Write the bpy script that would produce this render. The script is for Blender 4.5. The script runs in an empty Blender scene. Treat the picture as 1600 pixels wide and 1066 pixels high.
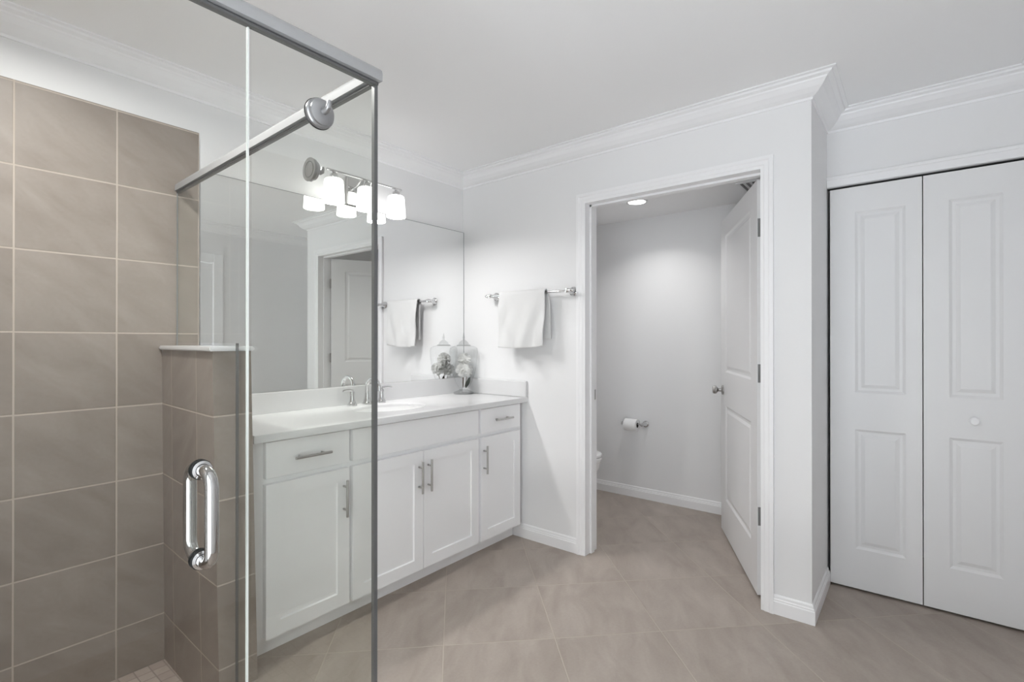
import bpy, bmesh, math, random
from mathutils import Vector, Matrix
PI = math.pi
SC = bpy.context.scene
COL = SC.collection
random.seed(7)

# ------------------------------------------------------------------ camera
cam_d = bpy.data.cameras.new('camera')
cam = bpy.data.objects.new('camera', cam_d)
COL.objects.link(cam)
cam.location = (-2.5917, -2.5126, 1.2530)
cam.rotation_euler = (PI / 2 + 0.0023, 0, 0.6744 - PI / 2)
cam_d.sensor_width = 36.0
cam_d.lens = 793.5 / 1600 * 36.0
cam_d.shift_y = -0.87 / 1600
cam_d.clip_start = 0.02
SC.camera = cam

# ------------------------------------------------------------------ world, exposure
P_SKY = 3.7         # daylight outside the added window
P_UPFILL = 6.2      # brighter lower half of the world, added to lift the ceiling
w = bpy.data.worlds.new('daylight')
SC.world = w
w.use_nodes = True
w.node_tree.nodes['Background'].inputs[0].default_value = (0.925, 0.963, 1.0, 1)
_wn, _wl = w.node_tree.nodes, w.node_tree.links
_tc = _wn.new('ShaderNodeTexCoord'); _sx = _wn.new('ShaderNodeSeparateXYZ'); _wl.new(_tc.outputs['Generated'], _sx.inputs[0])
_mr = _wn.new('ShaderNodeMapRange'); _mr.inputs['From Min'].default_value = -0.10; _mr.inputs['From Max'].default_value = 0.05
_mr.inputs['To Min'].default_value = P_UPFILL; _mr.inputs['To Max'].default_value = P_SKY
_wl.new(_sx.outputs[2], _mr.inputs['Value']); _wl.new(_mr.outputs[0], _wn['Background'].inputs[1])
SC.view_settings.view_transform = 'Standard'
SC.view_settings.look = 'None'
SC.view_settings.gamma = 1.0
SC.view_settings.use_curve_mapping = False
SC.view_settings.exposure = 0.0
cy = SC.cycles
cy.max_bounces = 20
cy.diffuse_bounces = 10
cy.glossy_bounces = 8
cy.transparent_max_bounces = 32
cy.use_denoising = True
cy.sample_clamp_indirect = 6.0
cy.caustics_reflective = False
cy.caustics_refractive = False

P_SHOWER_FILL = 18.0     # unseen downlight added over the shower as fill
P_TOILET = 3.5      # downlight of the toilet room
P_BULB = 4.3        # bulb behind the open foot of each shade
E_SHADE = 2.2       # lit glass shades over the mirror

H = 2.414           # ceiling
YB, XR, YO, XL = -2.144, 0.487, -2.955, -2.95

# ------------------------------------------------------------------ materials
def nodes(m):
    m.use_nodes = True
    nt = m.node_tree
    return nt, nt.nodes, nt.links

def simple(name, col, rough=0.5, metal=0.0, spec=0.5, bump=0.0, bscale=200, coat=0.0):
    m = bpy.data.materials.new(name)
    nt, N, L = nodes(m)
    b = N['Principled BSDF']
    b.inputs['Base Color'].default_value = (*col, 1)
    b.inputs['Roughness'].default_value = rough
    b.inputs['Metallic'].default_value = metal
    b.inputs['Specular IOR Level'].default_value = spec
    b.inputs['Coat Weight'].default_value = coat
    if bump:
        n = N.new('ShaderNodeTexNoise'); n.inputs['Scale'].default_value = bscale
        g = N.new('ShaderNodeNewGeometry')
        L.new(g.outputs['Position'], n.inputs['Vector'])
        bp = N.new('ShaderNodeBump'); bp.inputs['Strength'].default_value = bump
        bp.inputs['Distance'].default_value = 0.004
        L.new(n.outputs['Fac'], bp.inputs['Height'])
        L.new(bp.outputs['Normal'], b.inputs['Normal'])
    return m

def emit(name, col, s):
    m = bpy.data.materials.new(name)
    nt, N, L = nodes(m)
    b = N['Principled BSDF']
    b.inputs['Base Color'].default_value = (0.9, 0.9, 0.9, 1)
    b.inputs['Roughness'].default_value = 0.3
    b.inputs['Emission Color'].default_value = (*col, 1)
    b.inputs['Emission Strength'].default_value = s
    return m

def glass(name, tint, ior=1.5):
    # thin clear glass: every front surface mirrors by Fresnel and lets the rest through, slightly tinted
    m = bpy.data.materials.new(name)
    nt, N, L = nodes(m)
    N.remove(N['Principled BSDF'])
    out = N['Material Output']
    t = N.new('ShaderNodeBsdfTransparent'); t.inputs[0].default_value = (*tint, 1)
    g = N.new('ShaderNodeBsdfGlossy'); g.inputs['Roughness'].default_value = 0.0
    f = N.new('ShaderNodeFresnel'); f.inputs['IOR'].default_value = ior
    ge = N.new('ShaderNodeNewGeometry')
    inv = N.new('ShaderNodeMath'); inv.operation = 'SUBTRACT'; inv.inputs[0].default_value = 1.0
    L.new(ge.outputs['Backfacing'], inv.inputs[1])
    mu = N.new('ShaderNodeMath'); mu.operation = 'MULTIPLY'
    L.new(f.outputs[0], mu.inputs[0]); L.new(inv.outputs[0], mu.inputs[1])
    mx = N.new('ShaderNodeMixShader')
    L.new(mu.outputs[0], mx.inputs[0]); L.new(t.outputs[0], mx.inputs[1]); L.new(g.outputs[0], mx.inputs[2])
    L.new(mx.outputs[0], out.inputs['Surface'])
    return m

def tiles(name, pitch, off, grout_w, col_a, col_b, grout, plane='wall', rot=0.0, off_x=None,
          rough=0.45, streak=(1.0, 1.0), vary=0.10):
    """ceramic tile grid with cloudy stone colour, in metres of the room"""
    m = bpy.data.materials.new(name)
    nt, N, L = nodes(m)
    b = N['Principled BSDF']
    ge = N.new('ShaderNodeNewGeometry')
    sp = N.new('ShaderNodeSeparateXYZ'); L.new(ge.outputs['Position'], sp.inputs[0])
    def math_(op, a, c=None):
        n = N.new('ShaderNodeMath'); n.operation = op
        for i, v in enumerate((a, c)):
            if v is None: continue
            if isinstance(v, (int, float)): n.inputs[i].default_value = v
            else: L.new(v, n.inputs[i])
        return n.outputs[0]
    if plane == 'floor':
        c, s = math.cos(rot), math.sin(rot)
        dx = math_('SUBTRACT', sp.outputs[0], off[0]); dy = math_('SUBTRACT', sp.outputs[1], off[1])
        u = math_('ADD', math_('MULTIPLY', dx, c), math_('MULTIPLY', dy, s))
        v = math_('SUBTRACT', math_('MULTIPLY', dy, c), math_('MULTIPLY', dx, s))
        face = None
    else:
        sn = N.new('ShaderNodeSeparateXYZ'); L.new(ge.outputs['Normal'], sn.inputs[0])
        face = math_('GREATER_THAN', math_('ABSOLUTE', sn.outputs[0]), 0.6)
        ux = math_('SUBTRACT', sp.outputs[0], off[0])
        uy = math_('SUBTRACT', sp.outputs[1], off_x if off_x is not None else off[0])
        u = math_('ADD', math_('MULTIPLY', uy, face), math_('MULTIPLY', ux, math_('SUBTRACT', 1.0, face)))
        v = math_('SUBTRACT', sp.outputs[2], off[1])
    un, vn = math_('DIVIDE', u, pitch), math_('DIVIDE', v, pitch)
    iu, iv = math_('FLOOR', un), math_('FLOOR', vn)
    fu, fv = math_('SUBTRACT', un, iu), math_('SUBTRACT', vn, iv)
    du = math_('MINIMUM', fu, math_('SUBTRACT', 1.0, fu))
    dv = math_('MINIMUM', fv, math_('SUBTRACT', 1.0, fv))
    d = math_('MULTIPLY', math_('MINIMUM', du, dv), pitch)
    mr = N.new('ShaderNodeMapRange'); mr.interpolation_type = 'SMOOTHSTEP'
    mr.inputs['From Min'].default_value = grout_w * 0.35; mr.inputs['From Max'].default_value = grout_w * 0.75
    L.new(d, mr.inputs['Value'])
    tile_mask = mr.outputs[0]
    cid = N.new('ShaderNodeCombineXYZ'); L.new(iu, cid.inputs[0]); L.new(iv, cid.inputs[1])
    if face is not None: L.new(face, cid.inputs[2])
    wn = N.new('ShaderNodeTexWhiteNoise'); L.new(cid.outputs[0], wn.inputs['Vector'])
    # cloudy streaks, shifted per tile
    uv = N.new('ShaderNodeCombineXYZ')
    sa, sb = streak
    r1 = math_('ADD', math_('MULTIPLY', u, sa), math_('MULTIPLY', v, sb))
    r2 = math_('SUBTRACT', math_('MULTIPLY', u, sb * 2.6), math_('MULTIPLY', v, sa * 2.6))
    L.new(r1, uv.inputs[0]); L.new(r2, uv.inputs[1])
    sh = N.new('ShaderNodeVectorMath'); sh.operation = 'MULTIPLY_ADD'
    L.new(wn.outputs['Color'], sh.inputs[0]); sh.inputs[1].default_value = (9, 9, 9); L.new(uv.outputs[0], sh.inputs[2])
    n1 = N.new('ShaderNodeTexNoise'); n1.inputs['Scale'].default_value = 3.4
    n1.inputs['Detail'].default_value = 5; n1.inputs['Roughness'].default_value = 0.55
    n1.inputs['Distortion'].default_value = 0.5
    L.new(sh.outputs[0], n1.inputs['Vector'])
    n2 = N.new('ShaderNodeTexNoise'); n2.inputs['Scale'].default_value = 90; n2.inputs['Detail'].default_value = 3
    L.new(ge.outputs['Position'], n2.inputs['Vector'])
    fac = math_('ADD', math_('MULTIPLY', n1.outputs['Fac'], 1.7), -0.35)
    fac = math_('ADD', fac, math_('MULTIPLY', math_('SUBTRACT', n2.outputs['Fac'], 0.5), 0.35))
    fac = math_('ADD', fac, math_('MULTIPLY', math_('SUBTRACT', wn.outputs['Value'], 0.5), vary * 4))
    mc = N.new('ShaderNodeMix'); mc.data_type = 'RGBA'; mc.clamp_factor = True
    L.new(fac, mc.inputs['Factor'])
    mc.inputs[6].default_value = (*col_a, 1); mc.inputs[7].default_value = (*col_b, 1)
    mg = N.new('ShaderNodeMix'); mg.data_type = 'RGBA'
    L.new(tile_mask, mg.inputs['Factor'])
    mg.inputs[6].default_value = (*grout, 1); L.new(mc.outputs[2], mg.inputs[7])
    L.new(mg.outputs[2], b.inputs['Base Color'])
    ro = math_('SUBTRACT', 0.9, math_('MULTIPLY', tile_mask, 0.9 - rough)); L.new(ro, b.inputs['Roughness'])
    bu = N.new('ShaderNodeBump'); bu.inputs['Strength'].default_value = 0.5; bu.inputs['Distance'].default_value = 0.002
    hgt = math_('ADD', tile_mask, math_('MULTIPLY', n2.outputs['Fac'], 0.12))
    L.new(hgt, bu.inputs['Height']); L.new(bu.outputs['Normal'], b.inputs['Normal'])
    b.inputs['Specular IOR Level'].default_value = 0.35
    return m

WALL = (0.81, 0.81, 0.816)
M_wall = simple('white_wall_paint', WALL, 0.65, bump=0.08, bscale=160)
M_ceil = simple('white_ceiling_paint', (0.90, 0.90, 0.905), 0.8, bump=0.06, bscale=120)
M_trim = simple('white_gloss_trim', (0.87, 0.87, 0.88), 0.35)
M_door = simple('white_door_paint', (0.79, 0.79, 0.796), 0.4)
M_cab = simple('white_cabinet_paint', (0.90, 0.90, 0.91), 0.38)
M_marble = simple('white_marble', (0.70, 0.70, 0.705), 0.16)
M_porc = simple('white_porcelain', (0.86, 0.86, 0.86), 0.08)
M_chrome = simple('polished_chrome', (0.68, 0.68, 0.685), 0.05, 1.0)
M_nickel = simple('brushed_nickel', (0.50, 0.49, 0.48), 0.30, 1.0)
M_alu = simple('satin_aluminium', (0.36, 0.36, 0.365), 0.55, 0.2, 0.3)
M_dark = simple('dark_seal', (0.10, 0.10, 0.10), 0.35)
M_rubber = simple('black_rubber', (0.015, 0.015, 0.015), 0.5)
M_greyp = simple('grey_chromed_plastic', (0.34, 0.34, 0.345), 0.28, 0.7)
M_mirror = simple('mirror_silver', (0.95, 0.955, 0.955), 0.0, 1.0)
M_medge = simple('mirror_edge', (0.30, 0.31, 0.31), 0.3, 0.5)
M_towel = simple('white_terry_cloth', (0.80, 0.80, 0.80), 0.95, spec=0.1, bump=0.9, bscale=420)
M_petal = simple('white_petal', (0.90, 0.90, 0.89), 0.7)
_nt = M_petal.node_tree; _tr = _nt.nodes.new('ShaderNodeBsdfTranslucent'); _tr.inputs[0].default_value = (0.92, 0.92, 0.91, 1)
_mx = _nt.nodes.new('ShaderNodeMixShader'); _mx.inputs[0].default_value = 0.6
_nt.links.new(_nt.nodes['Principled BSDF'].outputs[0], _mx.inputs[1]); _nt.links.new(_tr.outputs[0], _mx.inputs[2])
_nt.links.new(_mx.outputs[0], _nt.nodes['Material Output'].inputs['Surface'])
M_leaf = simple('dark_green_leaf', (0.028, 0.036, 0.026), 0.5)
M_twig = simple('brown_twig', (0.12, 0.09, 0.065), 0.7)
M_paper = simple('white_paper', (0.86, 0.86, 0.86), 0.9, spec=0.1)
M_card = simple('cardboard_core', (0.05, 0.045, 0.04), 0.9)
M_vent = simple('grey_vent', (0.25, 0.25, 0.25), 0.6)
M_glass = glass('greenish_shower_glass', (0.978, 0.984, 0.974))
M_clear = glass('clear_jar_glass', (0.985, 0.987, 0.987), 1.25)
M_foot = glass('thick_jar_glass', (0.84, 0.845, 0.845), 1.4)
M_lid = glass('jar_lid_glass', (0.88, 0.885, 0.885), 1.5)
M_pane = glass('fill_window_pane', (0.97, 0.98, 0.98))
M_glint = simple('pale_edge_glint', (0.70, 0.72, 0.70), 0.25)
M_pull = simple('pull_chrome', (0.50, 0.495, 0.49), 0.07, 1.0)
M_dring = simple('dark_grey_rubber', (0.12, 0.12, 0.12), 0.5)
M_hinge = simple('grey_hinge_steel', (0.26, 0.26, 0.26), 0.45, 0.5)
M_shade = emit('lit_opal_glass', (1.0, 0.985, 0.965), E_SHADE)
M_can = emit('lit_downlight', (1.0, 0.99, 0.97), 8.0)
T_A, T_B = (0.240, 0.201, 0.173), (0.345, 0.302, 0.268)
GROUT = (0.48, 0.415, 0.36)
M_wtile = tiles('beige_wall_tile', 0.2977, (-2.2881, 1.2883), 0.0052, T_A, T_B, GROUT, off_x=-0.129, streak=(0.8, -0.6))
M_ftile = tiles('beige_floor_tile', 0.4655, (-0.802, -1.313), 0.0045, (0.305, 0.257, 0.222), (0.445, 0.390, 0.345), (0.46, 0.405, 0.35),
                plane='floor', rot=-PI / 4, streak=(0.2, 1.0), vary=0.04)
M_mosaic = tiles('beige_mosaic', 0.052, (-1.83, 0.0), 0.004, (0.40, 0.33, 0.29), (0.50, 0.43, 0.38), (0.33, 0.28, 0.25), plane='floor', vary=0.25)

# ------------------------------------------------------------------ mesh helpers
class MB:
    def __init__(s): s.bm = bmesh.new()
    def box(s, x0, x1, y0, y1, z0, z1, bev=0.0, seg=2):
        x0, x1 = sorted((x0, x1)); y0, y1 = sorted((y0, y1)); z0, z1 = sorted((z0, z1))
        vs = [s.bm.verts.new((x, y, z)) for x in (x0, x1) for y in (y0, y1) for z in (z0, z1)]
        idx = [(0, 1, 3, 2), (4, 6, 7, 5), (0, 4, 5, 1), (2, 3, 7, 6), (0, 2, 6, 4), (1, 5, 7, 3)]
        fs = [s.bm.faces.new([vs[i] for i in f]) for f in idx]
        if bev:
            es = {e for f in fs for e in f.edges}
            bmesh.ops.bevel(s.bm, geom=list(es), offset=bev, segments=seg, affect='EDGES', profile=0.5)
        return s
    def hexa(s, bot, top):
        b = [s.bm.verts.new(p) for p in bot]; t = [s.bm.verts.new(p) for p in top]
        s.bm.faces.new(b[::-1]); s.bm.faces.new(t)
        n = len(b)
        for i in range(n): s.bm.faces.new((b[i], b[(i + 1) % n], t[(i + 1) % n], t[i]))
        return s
    def rings(s, rings, cap0=True, cap1=True, closed=True):
        R = [[s.bm.verts.new(p) for p in r] for r in rings]
        for a, b in zip(R, R[1:]):
            n = len(a)
            for i in range(n if closed else n - 1):
                j = (i + 1) % n
                s.bm.faces.new((a[i], a[j], b[j], b[i]))
        if cap0: s.bm.faces.new(R[0][::-1])
        if cap1: s.bm.faces.new(R[-1])
        return s
    def lathe(s, prof, c=(0, 0, 0), axis=(0, 0, 1), n=24, cap0=True, cap1=True):
        ax = Vector(axis).normalized()
        q = Vector((0, 0, 1)).rotation_difference(ax)
        c = Vector(c)
        rs = []
        for r, h in prof:
            rs.append([c + q @ Vector((r * math.cos(2 * PI * i / n), r * math.sin(2 * PI * i / n), h)) for i in range(n)])
        return s.rings(rs, cap0, cap1)
    def tube(s, pts, r, n=12):
        pts = [Vector(p) for p in pts]
        rr = r if isinstance(r, (list, tuple)) else [r] * len(pts)
        rs = []; up = None
        for i, p in enumerate(pts):
            t = (pts[min(i + 1, len(pts) - 1)] - pts[max(i - 1, 0)]).normalized()
            if up is None:
                up = t.orthogonal().normalized()
            up = (up - t * up.dot(t)).normalized()
            sd = t.cross(up)
            rs.append([p + (up * math.cos(2 * PI * k / n) + sd * math.sin(2 * PI * k / n)) * rr[i] for k in range(n)])
        return s.rings(rs)
    def build(s, name, mat, parent=None, smooth=None, loc=None):
        bmesh.ops.recalc_face_normals(s.bm, faces=s.bm.faces)
        me = bpy.data.meshes.new(name)
        if smooth is not None:
            for f in s.bm.faces: f.smooth = True
            for e in s.bm.edges:
                e.smooth = not (len(e.link_faces) == 2 and e.calc_face_angle(0) > smooth)
        s.bm.to_mesh(me); s.bm.free()
        o = bpy.data.objects.new(name, me)
        COL.objects.link(o)
        me.materials.append(mat)
        if parent is not None: o.parent = parent
        if loc is not None: o.location = loc
        return o
SM = math.radians(35)

def thing(name, label, cat, loc=(0, 0, 0), rz=0.0, group=None):
    o = bpy.data.objects.new(name, None); COL.objects.link(o)
    o.empty_display_size = 0.05
    o.location = loc; o.rotation_euler = (0, 0, rz)
    o['label'] = label; o['category'] = cat
    if group: o['group'] = group
    return o
def tag(o, label, cat, group=None):
    o['label'] = label; o['category'] = cat
    if group: o['group'] = group
    return o
def struct(o):
    o['kind'] = 'structure'
    return o
def copy_tree(o, parent=None):
    c = o.copy(); COL.objects.link(c)
    if parent is not None: c.parent = parent
    for ch in list(o.children): copy_tree(ch, c)
    return c

def panel_face(mb, w, h, y, sgn, panels, prof):
    """front sheet of a door in local x (0..w), z (0..h) at depth y, outward direction sgn*y, with moulded panels"""
    xs = sorted({0, w} | {p[0] for p in panels} | {p[1] for p in panels})
    zs = sorted({0, h} | {p[2] for p in panels} | {p[3] for p in panels})
    V = lambda x, z, d: mb.bm.verts.new((x, y + sgn * d, z))
    for i in range(len(xs) - 1):
        for j in range(len(zs) - 1):
            x0, x1, z0, z1 = xs[i], xs[i + 1], zs[j], zs[j + 1]
            if any(p[0] <= x0 and x1 <= p[1] and p[2] <= z0 and z1 <= p[3] for p in panels): continue
            mb.bm.faces.new([V(x0, z0, 0), V(x1, z0, 0), V(x1, z1, 0), V(x0, z1, 0)])
    for (x0, x1, z0, z1) in panels:
        prev = None
        for ins, d in prof:
            r = [V(x0 + ins, z0 + ins, d), V(x1 - ins, z0 + ins, d), V(x1 - ins, z1 - ins, d), V(x0 + ins, z1 - ins, d)]
            if prev:
                for k in range(4): mb.bm.faces.new((prev[k], prev[(k + 1) % 4], r[(k + 1) % 4], r[k]))
            prev = r
        mb.bm.faces.new(prev)
def panel_door(w, h, t, panels, prof, both=True):
    """leaf standing in local x (0..w), y (0..-t outward at y=-t), z (0..h)"""
    mb = MB()
    panel_face(mb, w, h, -t, -1, panels, prof)
    if both: panel_face(mb, w, h, 0, 1, panels, prof)
    else:
        mb.bm.faces.new([mb.bm.verts.new(p) for p in ((0, 0, 0), (0, 0, h), (w, 0, h), (w, 0, 0))])
    for a, b in (((0, 0), (w, 0)), ((w, 0), (w, h)), ((w, h), (0, h)), ((0, h), (0, 0))):
        mb.bm.faces.new([mb.bm.verts.new(p) for p in ((a[0], -t, a[1]), (b[0], -t, b[1]), (b[0], 0, b[1]), (a[0], 0, a[1]))])
    bmesh.ops.remove_doubles(mb.bm, verts=mb.bm.verts, dist=1e-5)
    return mb
RAISED = [(0, 0), (0.006, -0.004), (0.012, -0.0075), (0.024, -0.0075), (0.032, -0.0045), (0.040, -0.0015)]
SHAKER = [(0, 0), (0.0025, -0.008)]

# ------------------------------------------------------------------ the room
# back wall, tile wall
struct(MB().box(-3.07, 1.35, 0.008, 0.128, -0.12, H).build('wall_back', M_wall))
struct(MB().box(XL, -1.692, 0.0, 0.0078, -0.101, 2.187).build('wall_shower', M_wtile))
struct(MB().box(XL, XL + 0.008, -1.44, -0.0005, -0.101, 2.187).build('wall_shower_side', M_wtile))
# wall with the doorway
DY0, DY1, DZ, WT = -0.994, -1.937, 2.062, 0.118
struct(MB().box(0, WT, DY0 + 0.012, 0.007, 0, H).box(0, WT, YB, DY1 - 0.012, 0, H).box(0, WT, DY1 - 0.012, DY0 + 0.012, DZ + 0.012, H)
       .build('wall_right', M_wall))
struct(MB().box(WT, 1.231, -2.03, YB, 0, H).build('wall_return', M_wall))
# closet wall over the opening, closet interior
struct(MB().box(XR, XR + 0.11, YB, -2.903, 2.047, H).box(XR, XR + 0.11, -2.903, YO, 0, H).build('wall_closet', M_wall))
struct(MB().box(1.20, 1.231, YB, YO, 0, H).build('wall_closet_back', M_wall))
struct(MB().box(1.231, 1.35, YO, 0.007, 0, H).build('wall_far', M_wall))
# wall behind the camera with a doorway, left wall with a window added for soft fill
OX0, OX1, OZ = -1.42, -0.545, 2.035
struct(MB().box(-3.07, OX0, YO, YO - 0.12, 0, H).box(OX1, 1.35, YO, YO - 0.12, 0, H).box(OX0, OX1, YO, YO - 0.12, OZ, H)
       .build('wall_front', M_wall))
WY0, WY1, WZ0, WZ1 = -2.86, -1.52, 0.05, 2.25
struct(MB().box(XL, XL - 0.12, YO, WY0, -0.1, H).box(XL, XL - 0.12, WY1, 0.007, -0.1, H)
       .box(XL, XL - 0.12, WY0, WY1, -0.1, WZ0).box(XL, XL - 0.12, WY0, WY1, WZ1, H).build('wall_left', M_wall))
wf = struct(MB().box(XL - 0.09, XL - 0.03, WY0, WY0 + 0.05, WZ0, WZ1).box(XL - 0.09, XL - 0.03, WY1 - 0.05, WY1, WZ0, WZ1)
            .box(XL - 0.09, XL - 0.03, WY0, WY1, WZ0, WZ0 + 0.05).box(XL - 0.09, XL - 0.03, WY0, WY1, WZ1 - 0.05, WZ1)
            .box(XL - 0.085, XL - 0.035, -2.215, -2.165, WZ0, WZ1).build('fill_window', M_trim))  # large glazed opening added as a soft daylight source
MB().box(XL - 0.063, XL - 0.057, WY0 + 0.04, WY1 - 0.04, WZ0 + 0.04, WZ1 - 0.04).build('fill_window_pane', M_pane, wf)
# ceiling, floor
struct(MB().box(-3.07, 1.35, YO - 0.12, 0.128, H, H + 0.08).build('ceiling', M_ceil))
struct(MB().box(WT, 1.231, -2.03, 0.007, 2.24, 2.30).build('ceiling_toilet_room', M_ceil))
FX = -1.835
struct(MB().box(-1.76, 1.35, -0.59, 0.007, -0.101, 0).box(FX, 1.35, -1.44, -0.59, -0.101, 0).box(-3.07, 1.35, YO - 0.12, -1.44, -0.101, 0).build('floor', M_ftile))
struct(MB().box(XL, -1.70, -1.46, 0.007, -0.15, -0.1012).build('floor_shower', M_mosaic))

# half wall of the shower (it leans a little, as built)
hw = MB().hexa([(-1.822, 0, -0.1011), (-1.836, -0.595, -0.1011), (-1.704, -0.595, -0.1011), (-1.698, 0, -0.1011)],
               [(-1.834, 0, 1.219), (-1.863, -0.595, 1.219), (-1.732, -0.595, 1.219), (-1.715, 0, 1.219)])
struct(hw.build('wall_half', M_wtile))
hc = MB().hexa([(-1.846, 0, 1.2192), (-1.876, -0.607, 1.2192), (-1.722, -0.607, 1.2192), (-1.703, 0, 1.2192)],
               [(-1.846, 0, 1.236), (-1.876, -0.607, 1.236), (-1.722, -0.607, 1.236), (-1.703, 0, 1.236)])
bmesh.ops.bevel(hc.bm, geom=list(hc.bm.edges), offset=0.004, segments=2, affect='EDGES')
struct(hc.build('trim_half_wall_cap', M_marble))

# mouldings swept along the walls
def sweep(profile, pts, offs):
    """profile: (out, z) closed loop; pts: path points; offs: mitre direction at each"""
    rs = [[(p[0] + o[0] * a, p[1] + o[1] * a, z) for a, z in profile] for p, o in zip(pts, offs)]
    return MB().rings(rs)
CD, CP = 0.0855, 0.104
crown = [(0, H - 0.0005), (0, H - CD), (0.006, H - CD), (0.008, H - CD + 0.010), (0.017, H - CD + 0.013), (0.030, H - CD + 0.020),
         (0.050, H - CD + 0.037), (0.063, H - CD + 0.054), (0.068, H - CD + 0.058), (0.070, H - CD + 0.064), (0.086, H - CD + 0.070),
         (0.090, H - CD + 0.077), (CP, H - CD + 0.079), (CP, H - 0.0005)]
cpath = [((XL, 0.008), (1, -1)), ((0, 0.008), (-1, -1)), ((0, YB), (-1, -1)), ((XR, YB), (-1, -1)), ((XR, YO), (-1, 1)), ((XL, YO), (1, 1)), ((XL, 0.008), (1, -1))]
for i in range(len(cpath) - 1):
    a, b = cpath[i], cpath[i + 1]
    struct(sweep(crown, (a[0], b[0]), (a[1], b[1])).build('trim_%d' % (i + 1), M_trim))
base = [(0, 0.0005), (0.014, 0.0005), (0.014, 0.058), (0.011, 0.062), (0.011, 0.068), (0.008, 0.072), (0.007, 0.082), (0.003, 0.088), (0, 0.088)]
CW = 0.055   # door casing width
def base_run(name, a, oa, b, ob): struct(sweep(base, (a, b), (oa, ob)).build(name, M_trim))
base_run('baseboard_right', (0, -0.46), (-1, 0), (0, DY0 + CW - 0.001), (-1, 0))
base_run('baseboard_corner', (0, DY1 - CW + 0.001), (-1, 0), (0, YB), (-1, -1))
base_run('baseboard_return', (0, YB), (-1, -1), (XR - 0.004, YB), (0, -1))
base_run('baseboard_front', (XR, YO), (0, 1), (OX1 + 0.086, YO), (0, 1))
base_run('baseboard_toilet_far', (1.231, 0.008), (-1, -1), (1.231, -2.03), (-1, 1))
base_run('baseboard_toilet_back', (WT, 0.008), (1, -1), (1.231, 0.008), (-1, -1))
base_run('baseboard_toilet_side', (WT, -2.03), (1, 1), (1.231, -2.03), (-1, 1))

# doorway casing, jamb
def casing(name, x, y0, y1, zt, cw, sgn, mat=M_trim):
    prof = [(0, 0.0), (0, 0.009), (cw * 0.25, 0.011), (cw * 0.32, 0.014), (cw * 0.62, 0.0145), (cw * 0.72, 0.018), (cw, 0.018), (cw, 0.0)]
    mb = MB()
    def ring(pt): return [pt(a, d) for a, d in prof]
    mb.rings([ring(lambda a, d: (x + sgn * d, y0 + a, 0.0005)), ring(lambda a, d: (x + sgn * d, y0 + a, zt + a)),
              ring(lambda a, d: (x + sgn * d, y1 - a, zt + a)), ring(lambda a, d: (x + sgn * d, y1 - a, 0.0005))])
    return struct(mb.build(name, mat))
casing('trim_doorway_casing', 0, DY0, DY1, DZ, CW, -1)
casing('trim_doorway_casing_inner', WT, DY0, DY1, DZ, CW, 1)
jb = MB()
for y, s in ((DY0, 1), (DY1, -1)):
    jb.box(0, WT, y, y + s * 0.0118, 0.0005, DZ)
jb.box(0, WT, DY0 + 0.0118, DY1 - 0.0118, DZ, DZ + 0.0118)
ST0, ST1 = 0.046, 0.082
jb.box(ST0, ST1, DY0, DY0 - 0.011, 0.0005, DZ).box(ST0, ST1, DY1, DY1 + 0.011, 0.0005, DZ).box(ST0, ST1, DY0, DY1, DZ - 0.011, DZ)
jam = struct(jb.build('trim_doorway_jamb', M_trim))
MB().box(0.086, 0.112, DY0 - 0.0005, DY0 - 0.0030, 0.905, 0.965).build('strike_plate', M_nickel, jam)
# closet head casing and floor track
struct(MB().box(XR - 0.014, XR, YB - 0.0005, -2.952, 2.047, 2.10, 0.004).box(XR - 0.018, XR, YB - 0.0005, -2.952, 2.083, 2.10, 0.003)
       .build('trim_closet_casing', M_trim))
struct(MB().box(XR + 0.012, XR + 0.05, YB - 0.001, -2.902, 2.0445, 2.0468).build('trim_closet_track', M_dark))

# ------------------------------------------------------------------ doors of the room
# open toilet room door
DW, DH, DT = 0.925, 2.035, 0.035
th = math.radians(26.4)
d1 = thing('door_1', 'white two panel door standing open into the toilet room', 'door', (0.1205, -1.9275, 0.012), th)
struct(d1)
pan = [(0.125, 0.78, 0.225, 0.83), (0.125, 0.78, 1.045, 1.92)]
leaf = panel_door(DW, DH, DT, pan, RAISED)
# local y 0..-t goes to the closed side; shift so the visible side is +y
lf = leaf.build('door_leaf', M_door, d1)
lf.location = (0, DT, 0)
for z in (0.385, 1.085, 1.80):
    hb = MB().box(-0.0025, 0.0002, 0.004, 0.032, z - 0.045, z + 0.045, 0.0005, 1)
    for q in (-0.03, 0.0, 0.03): hb.lathe([(0.0032, 0), (0.0032, 0.001), (0.001, 0.0014)], (-0.0025, 0.020 if q else 0.012, z + q), (-1, 0, 0), 10)
    h_ = hb.build('hinge', M_hinge, d1)
    MB().lathe([(0.0055, -0.045), (0.0055, 0.045)], (-0.004, -0.001, z), n=12).build('hinge_pin', M_nickel, h_)
for sgn, y in ((1, DT), (-1, 0)):
    k = MB().lathe([(0.0, 0), (0.031, 0), (0.031, 0.006), (0.026, 0.010), (0.012, 0.013), (0.0105, 0.030), (0.016, 0.036), (0.026, 0.044), (0.0275, 0.054), (0.022, 0.064), (0.0, 0.066)],
                   (0.858, y, 0.925), (0, sgn, 0), 24, False, False)
    k.build('door_knob', M_nickel, d1, SM)
MB().box(DW, DW + 0.0015, 0.008, 0.027, 0.89, 0.955).build('latch_plate', M_nickel, d1)

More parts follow.
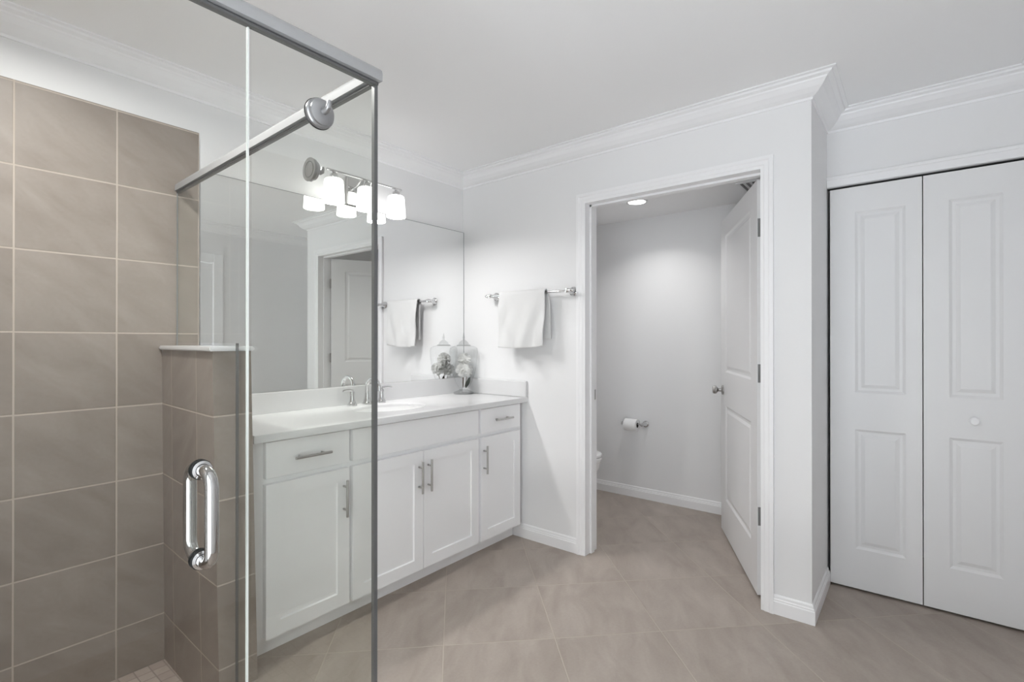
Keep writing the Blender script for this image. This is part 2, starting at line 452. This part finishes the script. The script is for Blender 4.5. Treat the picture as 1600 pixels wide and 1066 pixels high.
# closet bifold
bf = thing('door_2', 'white folding closet door with two moulded leaves and round knob', 'closet door', (XR + 0.03, YB - 0.012, 0.012), -PI / 2)
struct(bf)
LW = 0.3705
for k in range(2):
    ps = [(0.107, LW - 0.062, 0.20, 0.80), (0.107, LW - 0.062, 0.985, 1.895)] if k == 0 else [(0.092, LW - 0.098, 0.20, 0.80), (0.092, LW - 0.098, 0.985, 1.895)]
    l = panel_door(LW, 2.022, 0.030, ps, RAISED).build('door_leaf', M_door, bf)
    l.location = (0.002 + k * (LW + 0.004), 0.0, 0)
    if k == 1:
        MB().lathe([(0.009, 0), (0.009, 0.012), (0.017, 0.018), (0.0185, 0.026), (0.014, 0.031), (0, 0.032)], (0.177, -0.030, 0.885), (0, -1, 0), 24, True, False).build('door_knob', M_trim, l, SM)
# door of the wall behind the camera
d3 = thing('door_3', 'closed white door behind the camera', 'door', (OX1 - 0.005, YO - 0.05, 0.01), PI)
struct(d3)
panel_door(OX1 - OX0 - 0.01, OZ - 0.015, 0.035, [(0.12, 0.745, 0.22, 0.82), (0.12, 0.745, 1.03, 1.90)], RAISED).build('door_leaf', M_door, d3)
cs = MB()
for (x0, x1) in ((OX0 - 0.085, OX0), (OX1, OX1 + 0.085)):
    cs.box(x0, x1, YO, YO + 0.016, 0.0005, OZ + 0.085, 0.003)
cs.box(OX0, OX1, YO, YO + 0.016, OZ, OZ + 0.085, 0.003)
struct(cs.build('trim_entry_casing', M_trim))

# ------------------------------------------------------------------ vanity cabinet
FY, DYF, CY, HC = -0.520, -0.546, -0.570, 0.898
VX0 = -1.697
va = thing('vanity_cabinet', 'long white shaker vanity cabinet under the marble top beside the shower', 'vanity cabinet', (-0.85, -0.27, 0))
def vpart(mb, name, mat, parent=va, smooth=None):
    o = mb.build(name, mat, None, smooth)
    o.parent = parent
    base_l = Vector((0, 0, 0)); q = parent
    while q is not None:
        base_l += q.location; q = q.parent
    o.location = -base_l
    return o
VXR = -0.0145
c_ = MB().box(VX0, VX0 + 0.016, FY + 0.019, -0.001, 0.095, 0.868).box(VXR - 0.016, VXR, FY + 0.019, -0.001, 0.095, 0.868)
c_.box(VX0 + 0.016, VXR - 0.016, FY + 0.019, -0.001, 0.095, 0.111).box(VX0 + 0.016, VXR - 0.016, -0.010, -0.001, 0.111, 0.868)
vpart(c_, 'carcass', M_cab)
fr = MB()
for x0, x1 in ((VX0, -1.640), (-1.297, -1.255), (-0.447, -0.405), (-0.060, VXR)):
    fr.box(x0, x1, FY, FY + 0.019, 0.092, 0.868)
for z0, z1 in ((0.092, 0.118), (0.683, 0.732), (0.845, 0.868)):
    for x0, x1 in ((-1.640, -1.297), (-1.255, -0.447), (-0.405, -0.060)):
        fr.box(x0, x1, FY, FY + 0.019, z0, z1)
vpart(fr, 'face_frame', M_cab)
tk = MB().box(VX0, -0.0145, -0.458, -0.440, 0.0005, 0.0945)
vpart(tk, 'toe_kick', M_cab)
def pull(parent, x, z, vert, ln=0.160):
    r = 0.0058; y = DYF - 0.030
    mb = MB()
    if vert:
        mb.lathe([(r, -ln / 2), (r, ln / 2)], (x, y, z), n=14)
        ends = [(x, z - 0.050), (x, z + 0.050)]
    else:
        mb.lathe([(r, -ln / 2), (r, ln / 2)], (x, y, z), (1, 0, 0), 14)
        ends = [(x - 0.050, z), (x + 0.050, z)]
    o = vpart(mb, 'handle', M_nickel, parent, SM)
    pm = MB()
    for ex, ez in ends: pm.lathe([(0.0046, 0.0), (0.0046, 0.030)], (ex, y, ez), (0, 1, 0), 12)
    # posts belong to the same pull
    bm = bmesh.new(); bm.from_mesh(o.data); bm.from_mesh(_tmp(pm)); bm.to_mesh(o.data); bm.free()
    for p in o.data.polygons: p.use_smooth = True
    return o
def _tmp(mb):
    me = bpy.data.meshes.new('post'); mb.bm.to_mesh(me); mb.bm.free(); return me
# fronts: (x0, x1, z0, z1, kind, handle)
def slab(x0, x1, z0, z1, name):
    return vpart(MB().box(x0, x1, DYF, FY - 0.0004, z0, z1, 0.002, 2), name, M_cab)
def shaker(x0, x1, z0, z1):
    st = 0.058
    mb = panel_door(x1 - x0, z1 - z0, FY - 0.0004 - DYF, [(st, x1 - x0 - st, st, z1 - z0 - st)], SHAKER, False)
    bmesh.ops.translate(mb.bm, verts=mb.bm.verts, vec=(x0, FY - 0.0004, z0))
    return vpart(mb, 'cabinet_door', M_cab)
ZD0, ZD1, ZR0, ZR1 = 0.098, 0.696, 0.719, 0.862
d = slab(-1.652, -1.284, ZR0, ZR1, 'drawer'); pull(d, -1.468, 0.787, False)
slab(-1.266, -0.437, ZR0, ZR1, 'false_front')
d = slab(-0.416, -0.048, ZR0, ZR1, 'drawer'); pull(d, -0.234, 0.790, False)
d = shaker(-1.652, -1.284, ZD0, ZD1); pull(d, -1.313, 0.570, True)
d = shaker(-1.266, -0.854, ZD0, ZD1); pull(d, -0.883, 0.570, True)
d = shaker(-0.850, -0.437, ZD0, ZD1); pull(d, -0.823, 0.570, True)
d = shaker(-0.416, -0.048, ZD0, ZD1); pull(d, -0.394, 0.570, True)

# ------------------------------------------------------------------ marble top with oval basin
ct = thing('countertop', 'white marble vanity top with low splash and oval basin', 'countertop', (-0.85, -0.28, 0.868))
SX, SY, SA, SB = -0.852, -0.275, 0.215, 0.150
mb = MB()
x0, x1, y0, y1 = VX0 - 0.0115, -0.0005, CY, 0.0070
n = 64
def rect_pt(a):
    dx, dy = math.cos(a), math.sin(a)
    t = 1e9
    if dx > 1e-9: t = min(t, (x1 - SX) / dx)
    if dx < -1e-9: t = min(t, (x0 - SX) / dx)
    if dy > 1e-9: t = min(t, (y1 - SY) / dy)
    if dy < -1e-9: t = min(t, (y0 - SY) / dy)
    return SX + dx * t, SY + dy * t
angs = [2 * PI * i / n for i in range(n)] + [math.atan2(y - SY, x - SX) % (2 * PI) for x in (x0, x1) for y in (y0, y1)]
angs = sorted(set(round(a, 6) for a in angs))
outer = [rect_pt(a) for a in angs]
inner = []
for a in angs:
    r = 1 / math.sqrt((math.cos(a) / SA) ** 2 + (math.sin(a) / SB) ** 2)
    inner.append((SX + r * math.cos(a), SY + r * math.sin(a)))
def scale_in(k): return [(SX + (p[0] - SX) * k, SY + (p[1] - SY) * k) for p in inner]
ZB = 0.8685
rings = [[(p[0], p[1], ZB) for p in scale_in(1.0)], [(p[0], p[1], ZB) for p in outer], [(p[0], p[1], HC - 0.004) for p in outer],
         [(SX + (p[0] - SX) * 0.9965, SY + (p[1] - SY) * 0.992, HC) for p in outer], [(p[0], p[1], HC) for p in scale_in(1.03)],
         [(p[0], p[1], HC - 0.002) for p in scale_in(1.005)], [(p[0], p[1], HC - 0.006) for p in scale_in(0.99)], [(p[0], p[1], ZB) for p in scale_in(0.975)]]
mb.rings(rings, False, False)
vpart(mb, 'top_slab', M_marble, ct, math.radians(50))
mb = MB()
bowl = [(0.9745, ZB + 0.012), (0.96, 0.845), (0.90, 0.80), (0.78, 0.768), (0.55, 0.750), (0.25, 0.744), (0.09, 0.743)]
mb.rings([[(p[0], p[1], z) for p in scale_in(k)] for k, z in bowl], False, True)
vpart(mb, 'basin', M_porc, ct, math.radians(60))
vpart(MB().lathe([(0.022, 0.744), (0.022, 0.7465), (0.012, 0.7470)], (SX, SY, 0)), 'drain', M_chrome, ct)
vpart(MB().box(VX0 - 0.0115, -0.0205, -0.0125, 0.0070, HC - 0.0005, 1.002, 0.003, 2), 'backsplash', M_marble, ct)
vpart(MB().box(-0.0205, -0.0005, CY + 0.002, 0.0070, HC - 0.0005, 1.002, 0.006, 3), 'side_splash', M_marble, ct)

# ------------------------------------------------------------------ mirror
mi = thing('wall_mirror', 'large frameless wall mirror resting on the backsplash', 'mirror', (-1.685, 0.005, 1.003), -0.0060)
vpart(MB().box(-1.685, -0.006, 0.0022, 0.0078, 1.0035, 2.020), 'mirror_glass', M_mirror, mi)
vpart(MB().box(-0.006, -0.0020, 0.0015, 0.0078, 1.0035, 2.022).box(-1.685, -0.006, 0.0015, 0.0078, 2.020, 2.0225), 'mirror_edge', M_medge, mi)

# ------------------------------------------------------------------ faucet
fa = thing('faucet', 'chrome basin faucet with arched spout and two lever handles', 'faucet', (-0.852, -0.070, HC))
fx, fy = 0.0, 0.0
bell = [(0.027, 0.0), (0.027, 0.006), (0.022, 0.012), (0.015, 0.030), (0.012, 0.055), (0.0135, 0.068), (0.0125, 0.078), (0.006, 0.082)]
sp = MB().lathe([(0.028, 0), (0.028, 0.006), (0.022, 0.014), (0.016, 0.040), (0.0135, 0.065)], (0, 0, 0), n=20)
arc = [(0, 0, 0.06)]
for i in range(15):
    a = PI * i / 14 * 1.0
    arc.append((0, -0.055 + 0.055 * math.cos(a), 0.098 + 0.048 * math.sin(a)))
arc.append((0, -0.111, 0.080))
sp.tube(arc, [0.0125] * 3 + [0.0115] * 11 + [0.0115, 0.012, 0.013], 14)
sp.build('spout', M_chrome, fa, SM)
for s in (-1, 1):
    b_ = MB().lathe(bell, (s * 0.098, 0, 0), n=20)
    hd = b_.build('handle_base', M_chrome, fa, SM)
    lv = MB().tube([(s * 0.098, 0, 0.083), (s * 0.098 + s * 0.018, -0.004, 0.088), (s * 0.098 + s * 0.045, -0.008, 0.089), (s * 0.098 + s * 0.066, -0.010, 0.086)],
                   [0.009, 0.0075, 0.006, 0.0045], 12)
    lv.build('lever', M_chrome, hd, SM)

# ------------------------------------------------------------------ glass jar with flowers
JX, JY = -0.105, -0.105
jar = thing('apothecary_jar', 'clear footed glass jar with pointed lid holding white flowers', 'glass jar', (JX, JY, HC))
prof = [(0.028, 0.0305), (0.040, 0.050), (0.058, 0.085), (0.074, 0.125), (0.087, 0.185), (0.095, 0.25),
        (0.098, 0.292), (0.093, 0.312), (0.072, 0.324), (0.044, 0.328)]
inn = [(r - 0.0035, h - 0.001) for r, h in prof[1:]][::-1]
jb_ = MB().lathe(prof + inn + [(0.020, 0.040), (0.0, 0.040)], n=36, cap0=False, cap1=False)
jb_.build('jar_body', M_clear, jar, math.radians(50))
MB().lathe([(0.0, 0.0003), (0.066, 0.0003), (0.070, 0.005), (0.068, 0.012), (0.050, 0.020), (0.034, 0.026), (0.030, 0.0302), (0.0, 0.0302)], n=36, cap0=False, cap1=False).build('jar_foot', M_foot, jar, SM)
lid = MB().lathe([(0.0, 0.329), (0.046, 0.329), (0.047, 0.333), (0.036, 0.336), (0.030, 0.350), (0.018, 0.361), (0.009, 0.366), (0.006, 0.374), (0.009, 0.381), (0.006, 0.392), (0.003, 0.410), (0.0, 0.416)], n=28, cap0=False, cap1=False)
lid.build('jar_lid', M_lid, jar, math.radians(50))
MB().lathe([(0.040, 0.3284), (0.0475, 0.3284), (0.0475, 0.3306), (0.040, 0.3306), (0.040, 0.3284)], n=32, cap0=False, cap1=False).build('jar_rim', M_greyp, jar)
def blossom(x, y, z, R, label, tilt):
    f = thing('silk_flower', label, 'flower', (JX + x, JY + y, HC + z), 0, 'white flowers in the glass jar')
    mb = MB()
    rnd = random.Random(int(R * 1e5) + int(x * 1e4))
    np_ = 46
    for i in range(np_):
        zf = 1 - 2 * (i + 0.5) / np_
        a = i * 2.399963 + rnd.uniform(-0.2, 0.2)
        dr = Vector((math.sqrt(1 - zf * zf) * math.cos(a), math.sqrt(1 - zf * zf) * math.sin(a), zf))
        t = dr.orthogonal().normalized(); t.rotate(Matrix.Rotation(rnd.uniform(0, 6.28), 3, dr)); b = dr.cross(t)
        r0 = R * rnd.uniform(0.55, 0.72); pw = R * rnd.uniform(0.34, 0.46)
        g = []
        for u in range(5):
            row = []
            for v in range(4):
                fu = (u / 4 - 0.5) * 2; fv = v / 3
                wd = pw * (0.35 + 0.65 * math.sin(PI * min(0.85, 0.25 + 0.6 * fv)))
                h = r0 * 0.4 + (R * 1.05 - r0 * 0.4) * fv
                cup = 0.22 * R * fv * fv + 0.06 * R * math.sin(fu * 5 + i) * fv
                row.append(mb.bm.verts.new(dr * (h - 0.12 * R * fu * fu) + t * (fu * wd) + b * cup))
            g.append(row)
        for u in range(4):
            for v in range(3): mb.bm.faces.new((g[u][v], g[u + 1][v], g[u + 1][v + 1], g[u][v + 1]))
    mb.build('petals', M_petal, f, math.radians(60))
    end = Vector((-x * 0.8 + tilt[0], -y * 0.8 + tilt[1], -z + 0.046))
    MB().tube([(0, 0, -0.3 * R), Vector((0, 0, -R)) * 0.5 + end * 0.5 + Vector((tilt[0], tilt[1], 0)) * 0.4, end], 0.0022, 8).build('stem', M_twig, f, SM)
    return f
f1 = blossom(-0.032, -0.024, 0.165, 0.047, 'white ruffled flower at the left of the glass jar', (-0.004, 0.0))
f2 = blossom(0.036, 0.008, 0.158, 0.044, 'white ruffled flower at the right of the glass jar', (0.006, 0.0))
f3 = blossom(0.004, -0.004, 0.232, 0.046, 'topmost white ruffled flower in the glass jar', (0.0, 0.006))
lm = MB(); g = []
for u in range(9):
    fu = u / 8
    wd = 0.015 * math.sin(PI * fu) ** 0.8 + 0.0008
    c = Vector((0.004 + 0.034 * fu, -0.016 - 0.010 * fu, -0.112 + 0.074 * fu)) ; sd = Vector((0.86, -0.1, -0.42))
    g.append([lm.bm.verts.new(c + sd * wd * k + Vector((0, 0.004 * abs(k), 0))) for k in (-1, 0, 1)])
for a, b in zip(g, g[1:]):
    for k in range(2): lm.bm.faces.new((a[k], a[k + 1], b[k + 1], b[k]))
lm.build('leaf', M_leaf, f1, SM).location = (0.026, 0.016, -0.012)

# ------------------------------------------------------------------ towel bar and towel
TX, TZ = -0.070, 1.552
tb = thing('towel_bar', 'chrome towel bar with pointed ends on the wall by the vanity', 'towel bar', (0, -0.612, TZ))
MB().lathe([(0.0075, -0.318), (0.0075, 0.318)], (TX, 0, 0), (0, 1, 0), 16).build('bar', M_chrome, tb, SM)
for s in (-1, 1):
    y = s * 0.300
    MB().lathe([(0.0, 0.0004), (0.027, 0.0004), (0.027, 0.008), (0.021, 0.012), (0.017, 0.024), (0.0125, 0.036), (0.011, 0.060), (0.014, 0.068), (0.011, 0.082), (0.0, 0.084)], (0, y, 0), (-1, 0, 0), 20, False, False).build('post', M_chrome, tb, SM)
    MB().lathe([(0.011, -0.010), (0.014, -0.004), (0.014, 0.006), (0.010, 0.012), (0.0125, 0.020), (0.0095, 0.034), (0.004, 0.044), (0.0, 0.046)], (TX, y, 0), (0, s, 0), 18, True, False).build('finial', M_chrome, tb, SM)

def towel():
    mb = MB()
    y0, y1 = -0.408, -0.765
    nu, path = 45, []
    L1, L2, R = 0.330, 0.285, 0.0175
    for i in range(29): path.append(('f', 1 - i / 28))
    for i in range(1, 12): path.append(('t', i / 12))
    for i in range(23): path.append(('b', i / 22))
    g = []
    for kind, t in path:
        row = []
        for j in range(nu):
            u = j / (nu - 1)
            if kind == 'f':
                fold = 0.010 * math.sin(u * 9.5 + 1.2 + t * 1.6) + 0.0075 * math.sin(u * 17 + t * 5.5)
                fold += 0.008 * math.sin((u - t * 0.6) * 12 + 2.0) * t
                x = TX - R - 0.004 - 0.012 * t - fold * min(1, t * 1.8)
                z = TZ - 0.004 - L1 * t - 0.010 * math.sin(u * PI) * t + 0.012 * (u - 0.2) * t
                sway = -0.010 * t * (1 - 2 * u) * 0.6
            elif kind == 't':
                a = PI * t
                x = TX - R * math.cos(a) - 0.004 * (1 - t); z = TZ + R * math.sin(a) + 0.0005 * math.sin(u * 20)
                sway = 0
            else:
                fold = 0.004 * math.sin(u * 8 + 0.5) * t
                x = TX + R + 0.006 * t + fold
                z = TZ - L2 * t
                sway = -0.012 + 0.010 * u
                sway *= t
            y = y0 + (y1 - y0) * u + sway - (0.010 if kind == 'b' else 0) * min(1, t * 4)
            row.append(mb.bm.verts.new((x, y, z)))
        g.append(row)
    for a, b in zip(g, g[1:]):
        for j in range(nu - 1): mb.bm.faces.new((a[j], a[j + 1], b[j + 1], b[j]))
    o = mb.build('hand_towel', M_towel, None, math.radians(80))
    m = o.modifiers.new('s', 'SOLIDIFY'); m.thickness = 0.009; m.offset = 0
    m = o.modifiers.new('b', 'BEVEL'); m.width = 0.0038; m.segments = 2; m.angle_limit = math.radians(60)
    return o
tag(towel(), 'white terry towel draped over the chrome bar', 'towel')

# ------------------------------------------------------------------ vanity light
LX, LY, LZ = -0.880, -0.100, 2.158
vl = thing('vanity_light', 'chrome three shade wall light above the mirror', 'wall light', (LX, 0.006, 2.09))
def vlp(mb, name, mat, sm=SM, parent=vl): return vpart(mb, name, mat, parent, sm)
vlp(MB().box(LX - 0.065, LX + 0.065, -0.014, 0.0075, 2.025, 2.185, 0.006, 3), 'backplate', M_chrome)
vlp(MB().lathe([(0.006, -0.245), (0.006, 0.245)], (LX, LY, LZ), (1, 0, 0), 14), 'bar', M_chrome)
for s in (-1, 1):
    vlp(MB().tube([(LX + s * 0.035, -0.012, 2.110), (LX + s * 0.035, -0.055, 2.122), (LX + s * 0.035, -0.088, 2.142), (LX + s * 0.035, LY, LZ)], 0.005, 10), 'arm', M_chrome)
for dx in (-0.203, 0.0, 0.207):
    x = LX + dx
    vlp(MB().lathe([(0.008, 0.0), (0.010, -0.012), (0.020, -0.020), (0.023, -0.036), (0.020, -0.043)], (x, LY, LZ), n=20), 'shade_holder', M_chrome)
    pr = [(0.016, 2.116), (0.040, 2.114), (0.0465, 2.109), (0.0490, 2.099), (0.0510, 2.070), (0.0545, 2.015), (0.0560, 1.992), (0.0553, 1.989), (0.0525, 1.990), (0.0510, 2.015), (0.0475, 2.070), (0.0455, 2.099), (0.038, 2.109), (0.016, 2.111)]
    sh = vlp(MB().lathe(pr, (x, LY, 0), n=32, cap0=False, cap1=False), 'lamp_shade', M_shade)
    ld = bpy.data.lights.new('vanity_bulb', 'AREA'); ld.shape = 'DISK'; ld.size = 0.09; ld.energy = P_BULB; ld.color = (1.0, 0.99, 0.98)
    lo = bpy.data.objects.new('vanity_bulb', ld); COL.objects.link(lo); lo.parent = vl
    lo.location = (dx, LY - 0.006, 1.993 - 2.09)

# ------------------------------------------------------------------ recessed lights
def downlight(name, x, y, z, power, label, r=0.058, spread=PI):
    t = thing(name, label, 'ceiling light', (x, y, z))
    MB().lathe([(r + 0.002, -0.0005), (r + 0.018, -0.0005), (r + 0.016, -0.006), (r + 0.002, -0.004)], n=32, cap0=False, cap1=False).build('trim_ring', M_trim, t, SM)
    MB().lathe([(0, -0.003), (r + 0.003, -0.003), (r + 0.003, -0.001), (0, -0.001)], n=32, cap0=False, cap1=False).build('lens', M_can, t)
    ld = bpy.data.lights.new(name, 'AREA'); ld.shape = 'DISK'; ld.size = 2 * r; ld.energy = power; ld.color = (1.0, 0.99, 0.975); ld.spread = spread
    lo = bpy.data.objects.new(name + '_glow', ld); COL.objects.link(lo); lo.parent = t; lo.location = (0, 0, -0.008)
    return t
downlight('recessed_light', 0.755, -0.965, 2.24, P_TOILET, 'round recessed light in the toilet room ceiling', spread=2.2)
downlight('recessed_light', -2.35, -0.75, H, P_SHOWER_FILL, 'unseen round fill light added over the shower', spread=2.9)  # unseen fixture, added to brighten the shower tile

# vent in the toilet room ceiling
ve = thing('exhaust_vent', 'grey slatted exhaust vent in the toilet room ceiling', 'vent', (0.86, -1.76, 2.24))
MB().box(-0.13, 0.13, -0.13, 0.13, -0.012, -0.0005, 0.003).build('cover', M_trim, ve)
for k in range(7): MB().box(-0.115, 0.115, -0.112 + k * 0.034, -0.098 + k * 0.034, -0.016, -0.0122).build('slat', M_vent, ve)

# ------------------------------------------------------------------ toilet paper holder, roll
ph = thing('paper_holder', 'chrome paper holder on the toilet room wall', 'paper holder', (1.231, -0.735, 0.598))
for s in (-1, 1):
    MB().lathe([(0.0, 0.0004), (0.026, 0.0004), (0.026, 0.008), (0.018, 0.013), (0.011, 0.030), (0.010, 0.058), (0.014, 0.064), (0.012, 0.078), (0.0, 0.080)], (0, s * 0.085, 0), (-1, 0, 0), 18, False, False).build('post', M_chrome, ph, SM)
MB().lathe([(0.007, -0.085), (0.007, 0.085)], (-0.066, 0, 0), (0, 1, 0), 12).build('rod', M_chrome, ph, SM)
ro = thing('toilet_paper', 'white toilet paper roll on the chrome holder', 'toilet paper', (1.165, -0.728, 0.591))
MB().lathe([(0.020, -0.052), (0.046, -0.052), (0.047, -0.050), (0.047, 0.050), (0.046, 0.052), (0.020, 0.052), (0.020, -0.052)], (0, 0, 0), (0, 1, 0), 32, False, False).build('roll', M_paper, ro, SM)
MB().lathe([(0.0195, -0.0515), (0.0195, 0.0515), (0.0180, 0.0515), (0.0180, -0.0515), (0.0195, -0.0515)], (0, 0, 0), (0, 1, 0), 24, False, False).build('core', M_card, ro, SM)

# ------------------------------------------------------------------ toilet
TLX = 0.655
tl = thing('toilet', 'white toilet half hidden behind the left jamb of the doorway', 'toilet', (TLX, 0, 0))
def oval(cx, cy_, a, b, z, n=32, egg=0.0):
    out = []
    for i in range(n):
        t = 2 * PI * i / n
        x, y = math.cos(t), math.sin(t)
        out.append((cx + a * x * (1 + egg * y * 0.3), cy_ + b * y, z))
    return out
MB().rings([oval(0, -0.36, 0.115, 0.24, 0.0005), oval(0, -0.36, 0.115, 0.235, 0.05), oval(0, -0.37, 0.11, 0.22, 0.14), oval(0, -0.41, 0.14, 0.24, 0.24),
            oval(0, -0.445, 0.178, 0.265, 0.34), oval(0, -0.45, 0.185, 0.27, 0.385), oval(0, -0.45, 0.180, 0.265, 0.392)]).build('bowl', M_porc, tl, SM)
MB().rings([oval(0, -0.45, 0.184, 0.270, 0.3935), oval(0, -0.45, 0.188, 0.275, 0.398), oval(0, -0.45, 0.188, 0.275, 0.410), oval(0, -0.45, 0.184, 0.270, 0.413)]).build('seat', M_porc, tl, SM)
MB().rings([oval(0, -0.45, 0.184, 0.268, 0.4165), oval(0, -0.45, 0.189, 0.274, 0.420), oval(0, -0.45, 0.188, 0.273, 0.432), oval(0, -0.45, 0.15, 0.23, 0.442), oval(0, -0.45, 0.05, 0.08, 0.445)]).build('lid', M_porc, tl, SM)
MB().box(-0.21, 0.21, -0.185, -0.012, 0.36, 0.70, 0.02, 4).build('tank', M_porc, tl, SM)
MB().box(-0.22, 0.22, -0.195, -0.006, 0.701, 0.735, 0.01, 3).build('tank_lid', M_porc, tl, SM)
MB().box(-0.16, -0.09, -0.20, -0.186, 0.64, 0.655, 0.004, 2).build('flush_lever', M_chrome, tl, SM)

# ------------------------------------------------------------------ shower enclosure
SYF = -1.447
HZ0, HZ1 = 1.906, 1.940
XC = -1.812
se = thing('shower_enclosure', 'frameless clear glass shower screen with satin metal header rails', 'shower screen', (XC, SYF, 0))
def sep(mb, name, mat, sm=None, parent=se): return vpart(mb, name, mat, parent, sm)
def rail(pts, w, z0, z1, end=None):
    """flat bar with softly rounded top along two points"""
    a, b = Vector((*pts[0], 0)), Vector((*pts[1], 0))
    d = (b - a).normalized(); nrm = Vector((-d.y, d.x, 0))
    h = z1 - z0
    pr = [(-w / 2, 0), (w / 2, 0), (w / 2, h * 0.55), (w * 0.42, h * 0.8), (w * 0.25, h * 0.96), (0, h), (-w * 0.25, h * 0.96), (-w * 0.42, h * 0.8), (-w / 2, h * 0.55)]
    return MB().rings([[tuple(p + nrm * u + Vector((0, 0, z0 + v))) for u, v in pr] for p in (a, b)])
r1 = rail(((XL + 0.009, SYF), (XC + 0.012, SYF)), 0.034, HZ0, HZ1)
sep(r1, 'header_rail', M_alu, SM)
r2 = rail(((-1.7735, -0.0005), (XC - 0.001, SYF + 0.0175)), 0.028, HZ0, HZ1)
sep(r2, 'header_rail', M_alu, SM)
sep(rail(((XL + 0.009, SYF), (XC + 0.006, SYF)), 0.016, HZ0 - 0.009, HZ0 - 0.0002), 'rail_gasket', M_dark)
sep(rail(((-1.7735, -0.0015), (XC, SYF + 0.012)), 0.014, HZ0 - 0.008, HZ0 - 0.0002), 'rail_gasket', M_dark)
XD = -2.119       # free edge of the door
GT = 0.0095
sep(MB().box(XD + 0.004, XC - 0.0045, SYF - GT / 2, SYF + GT / 2, 0.004, HZ0 - 0.0095), 'front_panel', M_glass)
# side panel, cut around the half wall
def sx(y): return -1.7735 + (XC + 1.7735) * (y / SYF)
poly = [(-0.0015, 1.247), (-0.0015, HZ0 - 0.0085), (SYF + 0.0065, HZ0 - 0.0085), (SYF + 0.0065, 0.004), (-0.618, 0.004), (-0.618, 1.247)]
mb = MB()
f0 = [mb.bm.verts.new((sx(y) - GT / 2, y, z)) for y, z in poly]; f1_ = [mb.bm.verts.new((sx(y) + GT / 2, y, z)) for y, z in poly]
mb.bm.faces.new(f0); mb.bm.faces.new(f1_[::-1])
for i in range(6): mb.bm.faces.new((f0[i], f0[(i + 1) % 6], f1_[(i + 1) % 6], f1_[i]))
sep(mb, 'side_panel', M_glass)
sep(MB().box(XC - 0.004, XC + 0.006, SYF - 0.005, SYF + 0.006, 0.004, HZ0 - 0.0095), 'corner_seal', M_dark)
sep(MB().box(-1.7800, -1.7795 + 0.003, -0.0050, -0.0005, 1.2365, HZ0 - 0.010), 'wall_seal', M_medge)
sep(MB().box(-1.7935, -1.7905 + 0.006, -0.6185, -0.6150, 0.004, 1.247), 'notch_edge', M_dark)

sd = thing('shower_door', 'clear glass shower door with chrome pull at the left of the picture', 'shower door', (-2.80, SYF, 0.01))
XH = XD - 0.004
vpart(MB().box(-2.84, XH, SYF - GT / 2, SYF + GT / 2, 0.012, HZ0 - 0.013), 'door_glass', M_glass, sd)
vpart(MB().box(XH + 0.0002, XH + 0.0036, SYF - GT * 0.30, SYF + GT * 0.30, 0.012, HZ0 - 0.013), 'edge_glint', M_glint, sd)  # pale strip painting the light caught in the polished glass edge
for z in (0.35, 1.60): vpart(MB().box(XL + 0.0085, -2.80, SYF - 0.022, SYF + 0.022, z - 0.045, z + 0.045, 0.003), 'hinge', M_chrome, sd, SM)
HX, HZa, HZb = -2.207, 0.840, 1.010
for s, so in ((-1, 0.052), (1, 0.052)):
    pts = []
    R = 0.030
    y0_ = SYF + s * (GT / 2 + 0.001)
    yo = SYF + s * so
    pts.append((HX, y0_, HZb))
    for i in range(9):
        a = PI / 2 * i / 8
        pts.append((HX, yo - s * R + s * R * math.sin(a), HZb - R + R * math.cos(a)))
    for i in range(9):
        a = PI / 2 * i / 8
        pts.append((HX, yo - s * R + s * R * math.cos(a), HZa + R - R * math.sin(a)))
    pts.append((HX, y0_, HZa))
    hd = vpart(MB().tube(pts, 0.0118, 20), 'pull_handle', M_pull, sd, math.radians(60))
    for z in (HZa, HZb):
        vpart(MB().lathe([(0.0125, 0.0006), (0.0175, 0.0006), (0.0175, 0.005), (0.0125, 0.0065)], (HX, SYF + s * GT / 2, z), (0, s, 0), 24, False, False), 'washer', M_chrome, hd, SM)
        vpart(MB().lathe([(0.0125, 0.0002), (0.0190, 0.0002), (0.0190, 0.0011), (0.0125, 0.0011)], (HX, SYF + s * GT / 2, z), (0, s, 0), 24, False, False), 'gasket', M_rubber, hd, SM)

# suction hooks
def suction_hook(label, loc, nrm, face):
    t = thing('suction_hook', label, 'hook', loc, 0, 'suction hooks on the shower glass')
    MB().lathe([(0.0, 0.0008), (0.0305, 0.0008), (0.031, 0.0003), (0.0345, 0.0003), (0.0350, 0.002), (0.033, 0.004), (0, 0.004)], (0, 0, 0), nrm, 32, False, False).build('suction_cup', face, t, SM)
    MB().lathe([(0.0, 0.0042), (0.0335, 0.0042), (0.0335, 0.011), (0.0310, 0.0140), (0.0290, 0.0145), (0.0285, 0.0195), (0.0240, 0.0225), (0.0090, 0.0255), (0.0, 0.0255)], (0, 0, 0), nrm, 36, False, False).build('cap', M_greyp, t, SM)
    MB().lathe([(0.0215, 0.0002), (0.0250, 0.0002), (0.0250, 0.0007), (0.0215, 0.0007), (0.0215, 0.0002)], (0, 0, 0), nrm, 32, False, False).build('suction_ring', M_dring, t, SM)
    nv = Vector(nrm)
    hk = MB().tube([nv * 0.024, nv * 0.038, nv * 0.043 + Vector((0, 0, 0.003)), nv * 0.045 + Vector((0, 0, 0.012)), nv * 0.045 + Vector((0, 0, 0.018))], [0.0085, 0.0075, 0.0065, 0.0055, 0.004], 14)
    hk.build('peg', M_greyp, t, SM)
    return t
suction_hook('round chrome suction hook on the front shower glass just below the rail', (-1.968, SYF - GT / 2, 1.768), (0, -1, 0), M_rubber)
suction_hook('grey suction hook on the side shower glass beside the wall light', (sx(-1.112) + GT / 2, -1.112, 1.761), (1, 0, 0), M_greyp)
